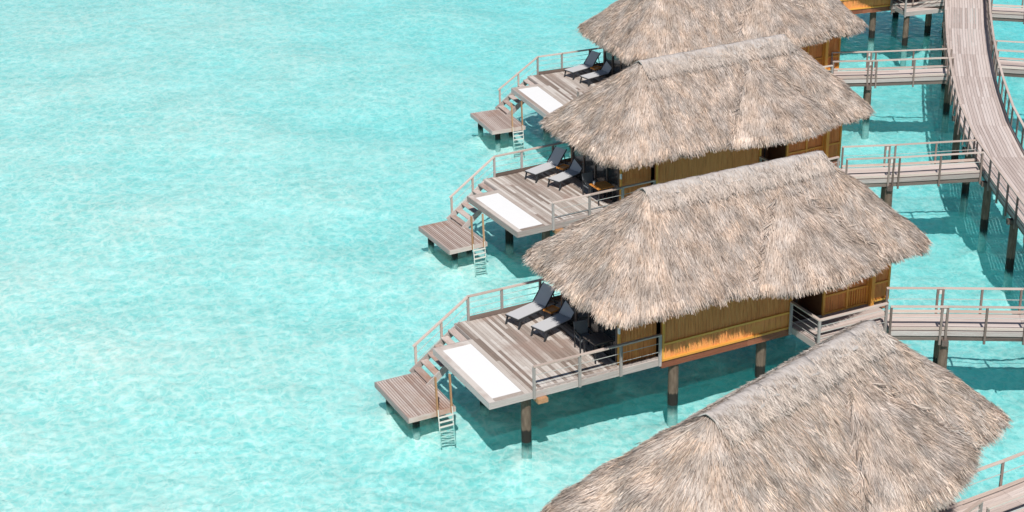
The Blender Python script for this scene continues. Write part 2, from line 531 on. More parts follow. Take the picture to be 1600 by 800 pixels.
def strands(p, t, nn, L, wd, rg, lift=0.06, spread=0.2, roll=0.8, droop=0.0):
    k = len(p)
    b = np.cross(t, nn)
    dr = t + b * rg.normal(0, spread, (k, 1)) + nn * rg.normal(lift, 0.05, (k, 1))
    dr /= np.linalg.norm(dr, axis=1)[:, None]
    ph = rg.uniform(-roll, roll, (k, 1))
    side = b * np.cos(ph) + nn * np.sin(ph)
    side -= dr * (side * dr).sum(1)[:, None]
    side /= np.linalg.norm(side, axis=1)[:, None]
    hw = side * wd[:, None] * 0.5
    base = p + nn * rg.uniform(0.0, 0.045, (k, 1))
    mid = base + dr * (L * 0.55)[:, None]
    tip = base + dr * L[:, None] + nn * (rg.normal(0.0, 0.02, k) - droop)[:, None]
    V = np.stack([base - hw * 0.7, base + hw * 0.7, mid + hw, mid - hw, tip + hw * 0.35, tip - hw * 0.35], 1).reshape(-1, 3)
    o = (np.arange(k) * 6)[:, None]
    F = np.concatenate([o + np.array([[0, 1, 2, 3]]), o + np.array([[3, 2, 4, 5]])])
    return V, F

def straw_colors(p, rg, g, warm=0.0, tipgold=None):
    k = len(p)
    lo = samp(g, p[:, 0], p[:, 1] + p[:, 2] * 0.5, 14.0)
    idx = rg.choice(len(PAL), k, p=PALP)
    c = (0.8 * PAL[idx] + 0.2 * PAL[1]) * rg.uniform(0.84, 1.12, (k, 1))
    c *= 1 + 0.10 * np.clip(lo, -2, 2)[:, None]
    st = samp(g, p[:, 0] * 2.2, p[:, 1] * 0.35, 14.0)                   # rain streaks down the slope
    c *= 1 + 0.04 * np.clip(st, -2, 2)[:, None]
    damp = np.clip(samp(g, p[:, 0] * 1.6 + 5, p[:, 2] * 1.8 + p[:, 1] * 0.4, 14.0) - 1.05, 0, 1)[:, None]
    c *= 1 - 0.25 * damp
    gl = samp(g, p[:, 1] * 1.3 + 3, p[:, 0] * 1.3, 14.0)
    wm = np.clip(gl, -1.5, 1.5)[:, None] * 0.04 + warm
    c = c * (1 + wm * np.array([[0.55, -0.1, -0.75]]))
    return np.clip(c, 0.03, 0.8)

def build_roof(parent, seed, dens):
    rg = np.random.default_rng(seed)
    P = roof_surface(seed)
    B = bay_surface(seed)
    ns, n, _ = P.shape
    nb = B.shape[1]
    # bed of the thatch: main hip, bay and the underside
    vs = [P.reshape(-1, 3) - [0, 0, 0.03]]
    fs = [surf_grid_faces(ns, n, True)]
    off = ns * n
    lip = P[0].copy(); lip[:, 2] -= 0.26
    cen = np.array([(EX0 + EX1) / 2, RY])
    lip[:, :2] += (cen - lip[:, :2]) * 0.012
    inn = lip.copy(); inn[:, :2] = cen + (inn[:, :2] - cen) * 0.80; inn[:, 2] = EZ + 0.12
    vs += [lip, inn]
    i = np.arange(n); j = (i + 1) % n
    fs.append(np.stack([off + j, off + i, off + n + i, off + n + j], 1)[:, ::-1])
    fs.append(np.stack([i, off + i, off + j, j], 1))
    off += 2 * n
    vs.append(B.reshape(-1, 3) - [0, 0, 0.03])
    fs.append(surf_grid_faces(B.shape[0], nb, False) + off)
    bl = B[0].copy(); bl[:, 2] -= 0.26
    off2 = off + B.shape[0] * nb
    bi = bl.copy(); bi[:, 1] = EY0 + 0.35; bi[:, 2] = EZ + 0.05
    vs += [bl, bi]
    i = np.arange(nb - 1)
    fs.append(np.stack([off + i, off2 + i, off2 + i + 1, off + i + 1], 1))
    fs.append(np.stack([off2 + i, off2 + nb + i, off2 + nb + i + 1, off2 + i + 1], 1))
    roof = link('thatch_roof', mesh_np('thatch_roof', np.concatenate(vs), fs, M['thatch'], smooth=True), parent)
    g = fft_noise(128, 6, 30, seed + 9)
    # straw over the slopes
    Vs, Fs, Cs, o = [], [], [], 0
    def put(V, F, c):
        nonlocal o
        Vs.append(V); Fs.append(F + o); Cs.append(np.repeat(c, 6, 0)); o += len(V)
    def slope(Pf, closed, cnt, smax):
        p, t, nn, s = sample_surface(Pf, closed, cnt, rg, smax)
        L = rg.uniform(0.18, 0.42, cnt); wd = rg.uniform(0.008, 0.023, cnt)
        V, F = strands(p, t, nn, L, wd, rg, 0.03, 0.12, 0.5)
        put(V, F, straw_colors(p, rg, g))
    slope(P, True, int(108000 * dens), 0.97)
    slope(B, False, int(15500 * dens), 0.97)
    # tufts that stand proud
    p, t, nn, s = sample_surface(P, True, int(3500 * dens), rg, 0.95)
    k = len(p)
    V, F = strands(p + nn * 0.02, t, nn, rg.uniform(0.15, 0.35, k), rg.uniform(0.012, 0.025, k), rg, 0.12, 0.3)
    put(V, F, straw_colors(p, rg, g, 0.1) * 1.08)
    # seams of bundled straw where the bay meets the main slope
    for e in (1, nb - 2):
        q = B[:, e]
        k = int(260 * dens)
        u = rg.random(k) * (len(q) - 1.001); ii = u.astype(int)
        p = q[ii] + (q[ii + 1] - q[ii]) * (u - ii)[:, None] + rg.normal(0, 0.05, (k, 3))
        t = np.tile((q[0] - q[-1]) / np.linalg.norm(q[0] - q[-1]), (k, 1))
        nn = np.tile(np.array([[0, -0.65, 0.76]]), (k, 1))
        V, F = strands(p + nn * 0.03, t, nn, rg.uniform(0.2, 0.5, k), rg.uniform(0.015, 0.035, k), rg, 0.05, 0.5)
        c = straw_colors(p, rg, g); c[rg.random(k) < 0.18] *= 0.5
        put(V, F, c)
    # pale straw lying over the ridge cap, thinning towards its middle
    k = int(8500 * dens)
    sg = rg.choice([-1, 1], k)
    yy = np.sqrt(rg.random(k)) * 0.66
    sl = (RZ - EZ) / (RY - EY0)
    p = np.stack([rg.uniform(RX0 - 0.25, RX1 + 0.25, k), RY + sg * yy, RZ + 0.115 - sl * (np.sqrt(yy * yy + 0.05) - 0.10)], 1)
    t = np.stack([np.zeros(k), sg * 0.74, np.full(k, -0.67)], 1)
    nn = np.stack([np.zeros(k), sg * 0.67, np.full(k, 0.74)], 1)
    V, F = strands(p - nn * 0.02, t, nn, rg.uniform(0.15, 0.4, k), rg.uniform(0.012, 0.03, k), rg, 0.02, 0.35)
    c = straw_colors(p, rg, g); c = 0.6 * c + 0.4 * np.array([[0.52, 0.46, 0.415]]) * rg.uniform(0.8, 1.15, (k, 1))
    put(V, F, c)
    so = link('thatch_straw', mesh_np('thatch_straw', np.concatenate(Vs), [np.concatenate(Fs)], M['straw'], np.concatenate(Cs)), roof)
    so['kind'] = 'stuff'
    # hanging fringe along the eave
    Vs, Fs, Cs, o = [], [], [], 0
    def fringe(loop, inner, cnt, skip=None):
        nl = len(loop)
        u = rg.random(cnt) * (nl - 1.001); ii = u.astype(int); a = (u - ii)[:, None]
        p = loop[ii] * (1 - a) + loop[ii + 1] * a
        outw = p - (inner[ii] * (1 - a) + inner[ii + 1] * a)
        if skip is not None:
            keep = ~skip(p); p, outw = p[keep], outw[keep]
        k = len(p)
        outw[:, 2] = 0; outw /= np.linalg.norm(outw, axis=1)[:, None] + 1e-9
        lay = rg.random(k)
        p = p - outw * (0.22 * rg.random(k) + 0.02)[:, None]
        p[:, 2] += 0.16 - 0.30 * lay
        ang = rg.normal(-0.85, 0.10, k) - 0.15 * lay
        t = outw * np.cos(ang)[:, None] + np.array([0, 0, 1]) * np.sin(ang)[:, None]
        nn = -outw * np.sin(ang)[:, None] + np.array([0, 0, 1]) * np.cos(ang)[:, None]
        clump = samp(g, p[:, 0] * 6, p[:, 1] * 6, 14.0)
        L = rg.uniform(0.20, 0.29, k) * (1 + 0.05 * clump)
        V, F = strands(p, t, nn, L, rg.uniform(0.018, 0.042, k), rg, 0.0, 0.08, 0.5)
        c = straw_colors(p, rg, g, 0.07)
        c *= (1.10 - 0.15 * lay)[:, None]
        put(V, F, c)
    loopE = np.concatenate([P[0], P[0][:1]]); loopI = np.concatenate([P[4], P[4][:1]])
    fringe(loopE, loopI, int(11500 * dens), lambda p: (p[:, 1] < EY0 + 0.2) & (p[:, 0] > 9.5) & (p[:, 0] < 14.2))
    fringe(B[0], B[4], int(2000 * dens))
    fo = link('eave_fringe', mesh_np('eave_fringe', np.concatenate(Vs), [np.concatenate(Fs)], M['straw'], np.concatenate(Cs)), roof)
    fo['kind'] = 'stuff'
    # ridge cap: overlapping woven panels
    k = 7
    xs = np.linspace(RX0 - 0.20, RX1 + 0.20, k + 1)
    slope_n = (RZ - EZ) / (RY - EY0)
    for q in range(k):
        x0, x1 = xs[q] - 0.05, xs[q + 1] + 0.05
        nu, nv = 8, 25
        U = np.linspace(x0, x1, nu)
        vv = np.linspace(-1, 1, nv)
        half = 0.46 + 0.04 * math.sin(q * 2.1 + seed)
        V = np.zeros((nv, nu, 3))
        for a_, v in enumerate(vv):
            yy = v * half
            zz = RZ + 0.10 - slope_n * (math.sqrt(yy * yy + 0.05) - 0.10)
            V[a_, :, 0] = U; V[a_, :, 1] = RY + yy; V[a_, :, 2] = zz + 0.012 * (q % 2) + 0.014 * np.sin(U * 9 + a_ * 0.7)
            if abs(v) > 0.9: V[a_, :, 1] += np.sign(v) * rg.normal(0, 0.035, nu)
        f = surf_grid_faces(nv, nu, False)
        top = V.reshape(-1, 3)
        bot = top - [0, 0, 0.05]
        N0 = len(top)
        rim = np.concatenate([np.arange(nu), np.arange(1, nv) * nu + nu - 1, (nv - 1) * nu + np.arange(nu - 2, -1, -1), np.arange(nv - 2, 0, -1) * nu])
        rj = np.roll(rim, -1)
        side = np.stack([rim, rim + N0, rj + N0, rj], 1)
        link('ridge_panel', mesh_np('ridge_panel', np.concatenate([top, bot]), [f, f[:, ::-1] + N0, side], M['ridge'], smooth=True), roof)
    return roof

# ------------------------------------------------------------------ bungalow
D = 2.02            # deck level above the water
PZ = 0.60           # swim platform level
WF = 5.76           # far edge of the deck
H = 0.95            # handrail height

def cladding(name, p0, p1, z0, z1, parent, outn, pitch=0.055):
    """split-bamboo skin between plan points p0 and p1, real half-round strips in one mesh"""
    p0, p1 = np.array(p0, float), np.array(p1, float)
    L = np.linalg.norm(p1 - p0); dx = (p1 - p0) / L
    on = np.array(outn, float)
    k = max(2, int(L / pitch)); st = L / k
    vs, fs = [], []
    rg = np.random.default_rng(int(L * 1000) + 3)
    for i in range(k):
        dep = 0.018 + rg.uniform(0, 0.008)
        prof = [(0.04, 0.0), (0.25, dep), (0.75, dep), (0.96, 0.0)]
        b = len(vs)
        for z in (z0, z1):
            for a, dd in prof:
                q = p0 + dx * st * (i + a) + on * dd
                vs.append((q[0], q[1], z))
        for a in range(3): fs.append((b + a, b + a + 1, b + a + 5, b + a + 4))
    o = link(name, mesh_np(name, vs, [np.array(fs)], M['bamboo']), parent)
    o['kind'] = 'stuff'
    return o

def railing(parent, posts, mat_post, cables=2, kerb=True, drop=0.22, top=True, kz=None):
    """posts: list of (x, y, z_floor). One railing = one part, its pieces sub-parts"""
    r = bars_mesh('railing', [((a[0], a[1], a[2] + H * (c + 1) / (cables + 1.0)), (b[0], b[1], b[2] + H * (c + 1) / (cables + 1.0)), 0.011)
                              for a, b in zip(posts[:-1], posts[1:]) for c in range(cables)], 'cable', parent)
    for p in posts:
        bar('post', (p[0], p[1], p[2] - drop), (p[0], p[1], p[2] + H - 0.02), 0.085, 0.075, mat_post, r)
    for a, b in zip(posts[:-1], posts[1:]):
        dv = (Vector(b) - Vector(a)).normalized() * 0.02
        bar('top_rail', Vector((a[0], a[1], a[2] + H)) - dv, Vector((b[0], b[1], b[2] + H)) + dv, 0.115, 0.05, 'rail', r)
    return r

def build_bungalow(X, Y, ang, label, seed, dens, full=True):
    rnd = random.Random(seed)
    root = empty('thatched_bungalow', Matrix.Translation((X, Y, 0)) @ Matrix.Rotation(R(ang), 4, 'Z'), label, 'bungalow', 'thatched bungalows along the walkway')
    build_roof(root, seed, dens)
    # --- floor, piles
    fl = boxes_mesh('floor_frame', [((4.95, 0.12, D - 0.30), (16.0, 4.4, D - 0.13))], 'beam', root)
    # beam of red-brown boards in lengths
    xs = [6.44, 8.1, 9.9, 11.69]
    for a, b in zip(xs[:-1], xs[1:]): box('edge_beam', (a, 0.0, D - 0.38), (b - 0.004, 0.116, D - 0.115), 'redbeam', fl)
    box('edge_beam', (13.1, 0.1, D - 0.36), (16.05, 0.2, D - 0.14), 'redbeam', fl)
    for px, py in ((7.08, 0.25), (10.85, 0.5), (14.3, 0.3), (7.08, 4.1), (10.85, 4.1), (14.3, 4.1)):
        bar('pile', (px, py, BED - 0.8), (px, py, D - 0.31), 0.36, 0.36, 'pile', root, 'pole')
    # --- walls
    w = boxes_mesh('wall', [((4.95, 0.34, D - 0.12), (6.44, 0.42, 4.5)), ((6.44, 0.03, D - 0.11), (11.69, 0.11, 4.5)),
                            ((11.61, 0.112, D - 0.11), (11.69, 1.4, 4.5)), ((13.1, 0.03 + 0.12, D - 0.10), (16.0, 0.23, 4.5)),
                            ((13.1, 0.232, D - 0.10), (13.18, 1.4, 4.5)), ((15.93, 0.232, D - 0.1), (16.0, 4.3, 4.5)),
                            ((4.95, 4.3, D - 0.1), (16.0, 4.38, 4.5)), ((11.69, 1.4, D - 0.1), (13.1, 1.48, 4.5))], 'doorwood', root)
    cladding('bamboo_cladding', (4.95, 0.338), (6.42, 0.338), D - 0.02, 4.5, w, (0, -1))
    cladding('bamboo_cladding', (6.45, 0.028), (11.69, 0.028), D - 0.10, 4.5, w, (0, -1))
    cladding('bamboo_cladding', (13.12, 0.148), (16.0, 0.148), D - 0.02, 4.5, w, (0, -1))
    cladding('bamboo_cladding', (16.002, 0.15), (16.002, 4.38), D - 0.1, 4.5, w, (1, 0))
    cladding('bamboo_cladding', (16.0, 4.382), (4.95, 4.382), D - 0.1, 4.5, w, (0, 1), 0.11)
    for a in ((6.44, D - 0.06), (6.44, 2.55)):
        bar('bamboo_rail', (a[0], -0.015, a[1]), (11.69, -0.015, a[1]), 0.07, 0.075, 'golden', w)
    for x in (6.475, 11.64): bar('bamboo_rail', (x, -0.017, D - 0.02), (x, -0.017, 4.45), 0.08, 0.075, 'golden', w)
    bar('bamboo_rail', (4.96, 0.31, D), (4.96, 0.31, 4.45), 0.07, 0.08, 'golden', w)
    for z in (2.75, D + 0.05): bar('bamboo_rail', (13.1, 0.11, z), (16.0, 0.11, z), 0.07, 0.07, 'golden', w)
    for x in (13.14, 14.15, 15.05, 15.97): bar('bamboo_rail', (x, 0.105, D), (x, 0.105, 4.45), 0.09, 0.08, 'golden', w)
    bars_mesh('lattice', [((x, 0.095, D + 0.06), (x, 0.095, 2.73), 0.022) for x in np.arange(14.26, 15.0, 0.105)], 'golden', w)
    bar('entry_column', (15.12, -0.05, D - 0.25), (15.12, -0.05, 4.4), 0.15, 0.15, 'golden', root)
    # entrance door in the recess
    dr = boxes_mesh('door', [((11.95, 1.36, D), (12.85, 1.398, 4.15))], 'doorwood', root)
    box('door_frame', (11.86, 1.34, D), (11.95, 1.397, 4.22), 'beam', dr, 'z')
    box('door_frame', (12.85, 1.34, D), (12.94, 1.397, 4.22), 'beam', dr, 'z')
    box('door_handle', (12.72, 1.32, D + 0.95), (12.76, 1.359, D + 1.12), 'alu', dr, 'z')
    # glazed front to the deck
    gf = boxes_mesh('glazed_front', [((4.98, 0.43, D), (5.02, 4.29, 4.5))], 'glass', root)
    for y in (0.46, 1.4, 2.36, 3.3, 4.24): bar('door_frame', (4.96, y, D), (4.96, y, 4.45), 0.06, 0.07, 'beam', gf)
    bar('door_frame', (4.955, 0.43, 4.1), (4.955, 4.29, 4.1), 0.05, 0.08, 'beam', gf)
    wl = boxes_mesh('wall_lamp', [((4.90, 0.22, 3.20), (4.96, 0.30, 3.42))], 'ceramic', root)
    # --- entry porch
    pf = boxes_mesh('porch', [((11.72, -1.62, D - 0.20), (15.2, 0.09, D - 0.045))], 'beam', root)
    for i in range(13):
        y0 = -1.68 + i * 0.142
        box('plank', (11.70, y0, D - 0.04), (15.26, y0 + 0.134, D), 'walk', pf)
    box('fascia', (11.70, -1.72, D - 0.26), (15.26, -1.685, D - 0.02), 'trim', pf)
    box('fascia', (11.66, -1.72, D - 0.26), (11.698, 0.0, D - 0.02), 'trim', pf, 'y')
    for px, py in ((11.9, -1.45), (14.6, -1.5)): bar('pile', (px, py, BED - 0.8), (px, py, D - 0.20), 0.32, 0.32, 'pile', root, 'pole')
    railing(root, [(11.62, -0.10, D), (11.62, -1.72, D), (14.42, -1.76, D)], 'post', 3, drop=0.3)
    # --- sun deck
    dk = boxes_mesh('deck', [((1.46, 0.05, D - 0.21), (4.93, WF - 0.05, D - 0.05)), ((0.06, 0.06, D - 0.21), (1.455, 4.30, D - 0.05)),
                             ((4.935, 0.05, D - 0.21), (6.40, 0.30, D - 0.05)), ((4.935, 4.4, D - 0.21), (7.6, WF - 0.05, D - 0.05))], 'beam', root)
    nrow = 28
    wdt = (4.95 - 1.46) / nrow
    for i in range(nrow):
        x = 1.46 + (i + 0.5) * wdt
        y = 0.0
        cuts = [rnd.uniform(1.2, 4.6)]
        y1 = WF
        for c in cuts + [y1]:
            bar('plank', (x, y + 0.003, D - 0.02), (x, c - 0.003, D - 0.02), wdt - 0.009, 0.04 - rnd.random() * 0.004, 'deck', dk)
            y = c
    for i in range(2):
        bar('plank', (4.96, 0.07 + i * 0.14, D - 0.02), (6.40, 0.07 + i * 0.14, D - 0.02), 0.132, 0.04, 'deck', dk)
    for i in range(9):
        bar('plank', (4.96, 4.5 + i * 0.142, D - 0.02), (7.6, 4.5 + i * 0.142, D - 0.02), 0.132, 0.04, 'deck', dk)
    # front strip with the white inset panel
    box('border_board', (0.0, 0.0, D - 0.04), (0.20, 4.36, D), 'deck', dk, 'y')
    box('border_board', (1.275, 0.0, D - 0.04), (1.455, 4.36, D), 'deck', dk, 'y')
    box('border_board', (0.204, 0.0, D - 0.04), (1.271, 0.225, D), 'deck', dk)
    box('border_board', (0.204, 4.10, D - 0.04), (1.271, 4.36, D), 'deck', dk)
    wp = boxes_mesh('white_floor_panel', [((0.204, 0.229, D - 0.049), (1.271, 4.096, D - 0.012))], 'white', root)
    # fascia boards
    box('fascia', (-0.035, -0.035, D - 0.23), (0.0, 4.395, D + 0.006), 'trim', dk, 'y')
    box('fascia', (0.003, -0.035, D - 0.23), (3.3, 0.0, D + 0.006), 'trim', dk)
    box('fascia', (3.304, -0.035, D - 0.23), (6.42, 0.0, D + 0.006), 'trim', dk)
    box('fascia', (0.003, 4.361, D - 0.23), (1.42, 4.395, D + 0.006), 'trim', dk)
    box('fascia', (1.422, 4.361, D - 0.23), (1.457, WF + 0.035, D - 0.01), 'trim', dk, 'y')
    box('fascia', (1.46, WF + 0.001, D - 0.23), (7.6, WF + 0.036, D + 0.004), 'trim', dk)
    box('kerb_board', (1.62, 0.03, D + 0.004), (6.35, 0.075, D + 0.055), 'trim', dk)
    box('kerb_board', (1.99, WF - 0.07, D + 0.02), (7.6, WF - 0.02, D + 0.17), 'wpost', dk)
    for px, py in ((1.50, 0.40), (1.50, 3.6), (4.4, 4.0), (4.4, 5.3)):
        bar('pile', (px, py, BED - 0.8), (px, py, D - 0.211), 0.34, 0.34, 'pile', root, 'pole')
    box('timber_block', (1.66, -0.20, D - 0.40), (2.02, 0.15, D - 0.24), 'handle', root)
    railing(root, [(x, -0.08, D) for x in (1.57, 3.257, 4.815, 6.33)], 'post', 2)
    railing(root, [(x, WF - 0.03, D) for x in (1.957, 3.285, 4.825, 6.3, 7.55)], 'post', 3, drop=0.15)
    # --- stairs to the swim platform
    ya, yb = 4.47, 5.70
    x_top, x_bot = 1.42, -0.22
    st = bar('stairs', (x_top, ya + 0.03, D - 0.16), (x_bot, ya + 0.03, PZ - 0.08), 0.05, 0.24, 'trim', root)
    bar('stringer', (x_top + 0.2, yb, D - 0.05), (x_bot - 0.12, yb, PZ - 0.06), 0.05, 0.24, 'trim', root)
    nst = 6
    for i in range(nst):
        f = (i + 0.6) / nst
        x = x_top + (x_bot - x_top) * f
        z = D + (PZ - D) * f
        bar('step', (x, ya + 0.06, z), (x, yb - 0.03, z), 0.27, 0.045, 'slat', root)
    sr = bars_mesh('stair_railing', [((1.957, WF - 0.03, D + h), (-0.12, WF - 0.03, PZ + h), 0.011) for h in (0.32, 0.63)], 'cable', root)
    bar('top_rail', (1.98, WF - 0.03, D + H + 0.01), (-0.20, WF - 0.03, PZ + H - 0.02), 0.115, 0.05, 'rail', sr)
    bar('post', (0.90, WF - 0.03, D - 0.72), (0.90, WF - 0.03, D + H - 0.73), 0.08, 0.075, 'rail', sr)
    bar('post', (-0.12, WF - 0.03, PZ - 0.1), (-0.12, WF - 0.03, PZ + H), 0.08, 0.075, 'rail', sr)
    # --- swim platform
    pf = boxes_mesh('swim_platform', [((-1.70, 2.72, PZ - 0.17), (-0.12, 5.45, PZ - 0.045))], 'handle', root)
    k = 18
    pw = 1.68 / k
    for i in range(k):
        x = -1.75 + (i + 0.5) * pw
        bar('slat', (x, 2.67, PZ - 0.02), (x, 5.52, PZ - 0.02), pw - 0.03, 0.04 - rnd.random() * 0.005, 'slat', pf)
    box('fascia', (-1.79, 2.63, PZ - 0.18), (-1.755, 5.56, PZ + 0.004), 'trim', pf, 'y')
    box('fascia', (-1.752, 2.63, PZ - 0.18), (-0.03, 2.665, PZ + 0.004), 'slat', pf)
    box('fascia', (-0.065, 2.668, PZ - 0.18), (-0.03, 5.56, PZ + 0.004), 'trim', pf, 'y')
    box('fascia', (-1.752, 5.524, PZ - 0.18), (-0.068, 5.56, PZ + 0.004), 'trim', pf)
    for px, py in ((-1.25, 3.25), (-0.40, 3.6), (-1.4, 5.2), (-0.40, 5.2)):
        bar('pile', (px, py, BED - 0.8), (px, py, PZ - 0.172), 0.26, 0.26, 'pile', root, 'pole')
    # --- ladder
    ld = bars_mesh('ladder', [((-0.72, 2.56, PZ + 0.1), (-0.68, 2.50, -0.72), 0.022), ((-0.20, 2.56, PZ + 0.1), (-0.16, 2.50, -0.72), 0.022)], 'alu', root)
    for i in range(6):
        z = PZ - 0.2 - i * 0.19
        bar('rung', (-0.70, 2.53, z), (-0.18, 2.53, z), 0.06, 0.035, 'alu', ld)
    for x in (-0.72, -0.20): bar('handle', (x - 0.02, 2.62, PZ + 1.30), (x, 2.585, PZ - 0.16), 0.06, 0.07, 'handle', ld)
    return root

BUNG = [
    (10.52, 90.35, 16.0, 'thatched bungalow cut off by the top edge, only its bamboo wall and porch showing', 11, 0.30),
    (1.777, 75.839, 21.71, 'farthest thatched bungalow with its whole deck in view, roof peak cut off above', 21, 0.9),
    (0.242, 61.907, 27.62, 'thatched bungalow between the front deck bungalow and the farthest one, orange dining table on deck', 31, 1.0),
    (-0.808, 48.034, 26.23, 'thatched bungalow with bamboo wall showing and the nearest fully visible deck', 41, 1.15),
    (1.384, 31.276, 44.71, 'nearest thatched bungalow, only its large grey roof showing at the bottom', 51, 1.35),
]
roots = [build_bungalow(*b) for b in BUNG]

# ------------------------------------------------------------------ walkways
def walkway(name, pts, width, label, nplank, piles, group='timber walkways on piles', cables=1, left=True, right=True, postgap=1.25, lamps=(), mat='walk', pile_mode='pair'):
    """pts: centre line (x, y, z). Boards run along the walkway; each run of boards between two points is cut on its mitre"""
    P = [Vector(p) for p in pts]
    root = empty(name, Matrix.Translation((P[0].x, P[0].y, 0)), label, 'walkway', group)
    O = Vector((P[0].x, P[0].y, 0))
    n = len(P)
    nor = []
    for i in range(n):
        a = (P[i] - P[i - 1]) if i else (P[1] - P[0])
        b = (P[i + 1] - P[i]) if i < n - 1 else a
        a = Vector((a.x, a.y, 0)).normalized(); b = Vector((b.x, b.y, 0)).normalized()
        m = (a + b).normalized()
        nv = Vector((-m.y, m.x, 0))
        nor.append(nv / max(0.5, nv.dot(Vector((-a.y, a.x, 0)))))
    def pt(i, off, dz=0): return P[i] + nor[i] * off + Vector((0, 0, dz)) - O
    rnd = random.Random(len(pts) * 17 + nplank)
    fr = []
    for i in range(n - 1):
        for off in (-width * 0.46, 0, width * 0.46):
            bar('joist', pt(i, off, -0.22), pt(i + 1, off, -0.22), 0.12, 0.33, 'beam', root)
        bar('side_beam', pt(i, -width / 2 - 0.03, -0.10), pt(i + 1, -width / 2 - 0.03, -0.10), 0.05, 0.17, 'trim', root)
        bar('side_beam', pt(i, width / 2 + 0.03, -0.10), pt(i + 1, width / 2 + 0.03, -0.10), 0.05, 0.17, 'trim', root)
        for s in (-1, 1):
            bar('kerb_board', pt(i, s * (width / 2 + 0.02), 0.085), pt(i + 1, s * (width / 2 + 0.02), 0.085), 0.05, 0.10, 'rail', root)
    # planks: true mitred boards, each an object of its own
    pw = width / nplank
    for i in range(n - 1):
        for k in range(nplank):
            o0, o1 = -width / 2 + k * pw + 0.006, -width / 2 + (k + 1) * pw - 0.006
            L = (P[i + 1] - P[i]).length
            cut = [0.0, 1.0] if L < 3 or rnd.random() < 0.6 else [0.0, rnd.uniform(0.25, 0.75), 1.0]
            for c0, c1 in zip(cut[:-1], cut[1:]):
                e = 0.004 / L
                q = [pt(i, o0).lerp(pt(i + 1, o0), c0 + e), pt(i, o0).lerp(pt(i + 1, o0), c1 - e), pt(i, o1).lerp(pt(i + 1, o1), c1 - e), pt(i, o1).lerp(pt(i + 1, o1), c0 + e)]
                cen = sum(q, Vector()) / 4
                ax = (q[1] - q[0]).normalized(); ay = Vector((0, 0, 1)).cross(ax)
                hl = (q[1] - q[0]).length
                dz = rnd.uniform(-0.004, 0.0)
                vs = []
                for zz in (-0.05, dz):
                    for v in q:
                        r_ = v - cen
                        vs.append((r_.dot(ax) / hl, r_.dot(ay) / pw, (r_.z - r_.dot(ax) * ax.z) + zz))
                me = mesh_np('plank', vs, [np.array([(3, 2, 1, 0), (4, 5, 6, 7), (0, 1, 5, 4), (1, 2, 6, 5), (2, 3, 7, 6), (3, 0, 4, 7)])], M[mat])
                az = ax.cross(ay)
                mm = Matrix(((ax.x, ay.x, az.x, 0), (ax.y, ay.y, az.y, 0), (ax.z, ay.z, az.z, 0), (0, 0, 0, 1)))
                link('plank', me, root, Matrix.Translation(cen) @ mm @ Matrix.Diagonal((hl, pw, 1, 1)))
    # railings
    for s, on in ((-1, right), (1, left)):
        if not on: continue
        off = s * (width / 2 + 0.09)
        posts = []
        for i in range(n - 1):
            a, b = pt(i, off), pt(i + 1, off)
            k = max(1, round((b - a).length / postgap))
            for j in range(k): posts.append(a.lerp(b, j / k))
        posts.append(pt(n - 1, off))
        rods = []
        for i in range(n - 1):
            a, b = pt(i, off), pt(i + 1, off)
            for c in range(cables):
                h = H * (c + 1) / (cables + 1.0) + 0.05
                rods.append((a + Vector((0, 0, h)), b + Vector((0, 0, h)), 0.013))
        rl = bars_mesh('railing', rods, 'cable', root)
        for p in posts: bar('post', p + Vector((0, 0, -0.46)), p + Vector((0, 0, H - 0.02)), 0.075, 0.07, 'wpost', rl)
        for i in range(n - 1):
            a, b = pt(i, off, H), pt(i + 1, off, H)
            dv = (b - a).normalized() * 0.03
            bar('top_rail', a - dv, b + dv, 0.105, 0.045, 'rail', rl)
        for li, f in lamps:
            a = pt(li, off).lerp(pt(li + 1, off), f)
            dv = (pt(li + 1, off) - pt(li, off)).normalized() * 0.09
            for q in (a - dv, a + dv): bar('post', q + Vector((0, 0, -0.5)), q + Vector((0, 0, H - 0.03)), 0.075, 0.07, 'wpost', rl)
            bar('lamp', a + Vector((0, 0, H - 0.22)), a + Vector((0, 0, H - 0.06)), 0.09, 0.06, 'alu', rl)
    # piles with cross caps
    for (i, f) in piles:
        for s in (-1, 1):
            q = pt(i, s * (width / 2 - 0.1)).lerp(pt(i + 1, s * (width / 2 - 0.1)), f)
            bar('pile', (q.x, q.y, BED - 0.8), (q.x, q.y, q.z - 0.50), 0.34, 0.34, 'pile', root, 'pole')
        a = pt(i, -width / 2 - 0.2, -0.42).lerp(pt(i + 1, -width / 2 - 0.2, -0.42), f)
        b = pt(i, width / 2 + 0.2, -0.42).lerp(pt(i + 1, width / 2 + 0.2, -0.42), f)
        bar('pile_cap', a, b, 0.22, 0.20, 'beam', root)
    return root

ZM = 2.45
main = [(31.5, 112, ZM), (28.6, 103, ZM), (26.6, 96.5, ZM), (25.3, 91.0, ZM), (24.3, 87.0, ZM), (23.3, 82.6, ZM), (22.55, 79.0, ZM), (22.0, 76.0, ZM), (21.35, 72.0, ZM), (20.95, 68.0, ZM), (20.9, 64.0, ZM), (20.9, 60.0, ZM), (21.1, 54.0, ZM), (21.6, 48.0, ZM), (22.6, 40.0, ZM), (24.5, 32.0, ZM)]
walkway('boardwalk', main, 2.1, 'long curving main boardwalk running down the right side', 15,
        [(i, 0.5) for i in (0, 1, 2, 3, 4, 5, 7, 8, 9, 10, 11, 12, 13, 14)])
GB = 'footbridges joining the bungalows to the boardwalk'
walkway('footbridge', [(13.10, 53.32, D), (15.0, 53.10, D + 0.06), (17.6, 52.70, D + 0.16), (19.95, 52.35, ZM - 0.03)], 1.32,
        'timber footbridge right of the nearest full deck bungalow, reaching the right edge', 9, [(1, 0.0), (2, 0.6)], GB, lamps=[(0, 0.95)], postgap=1.6)
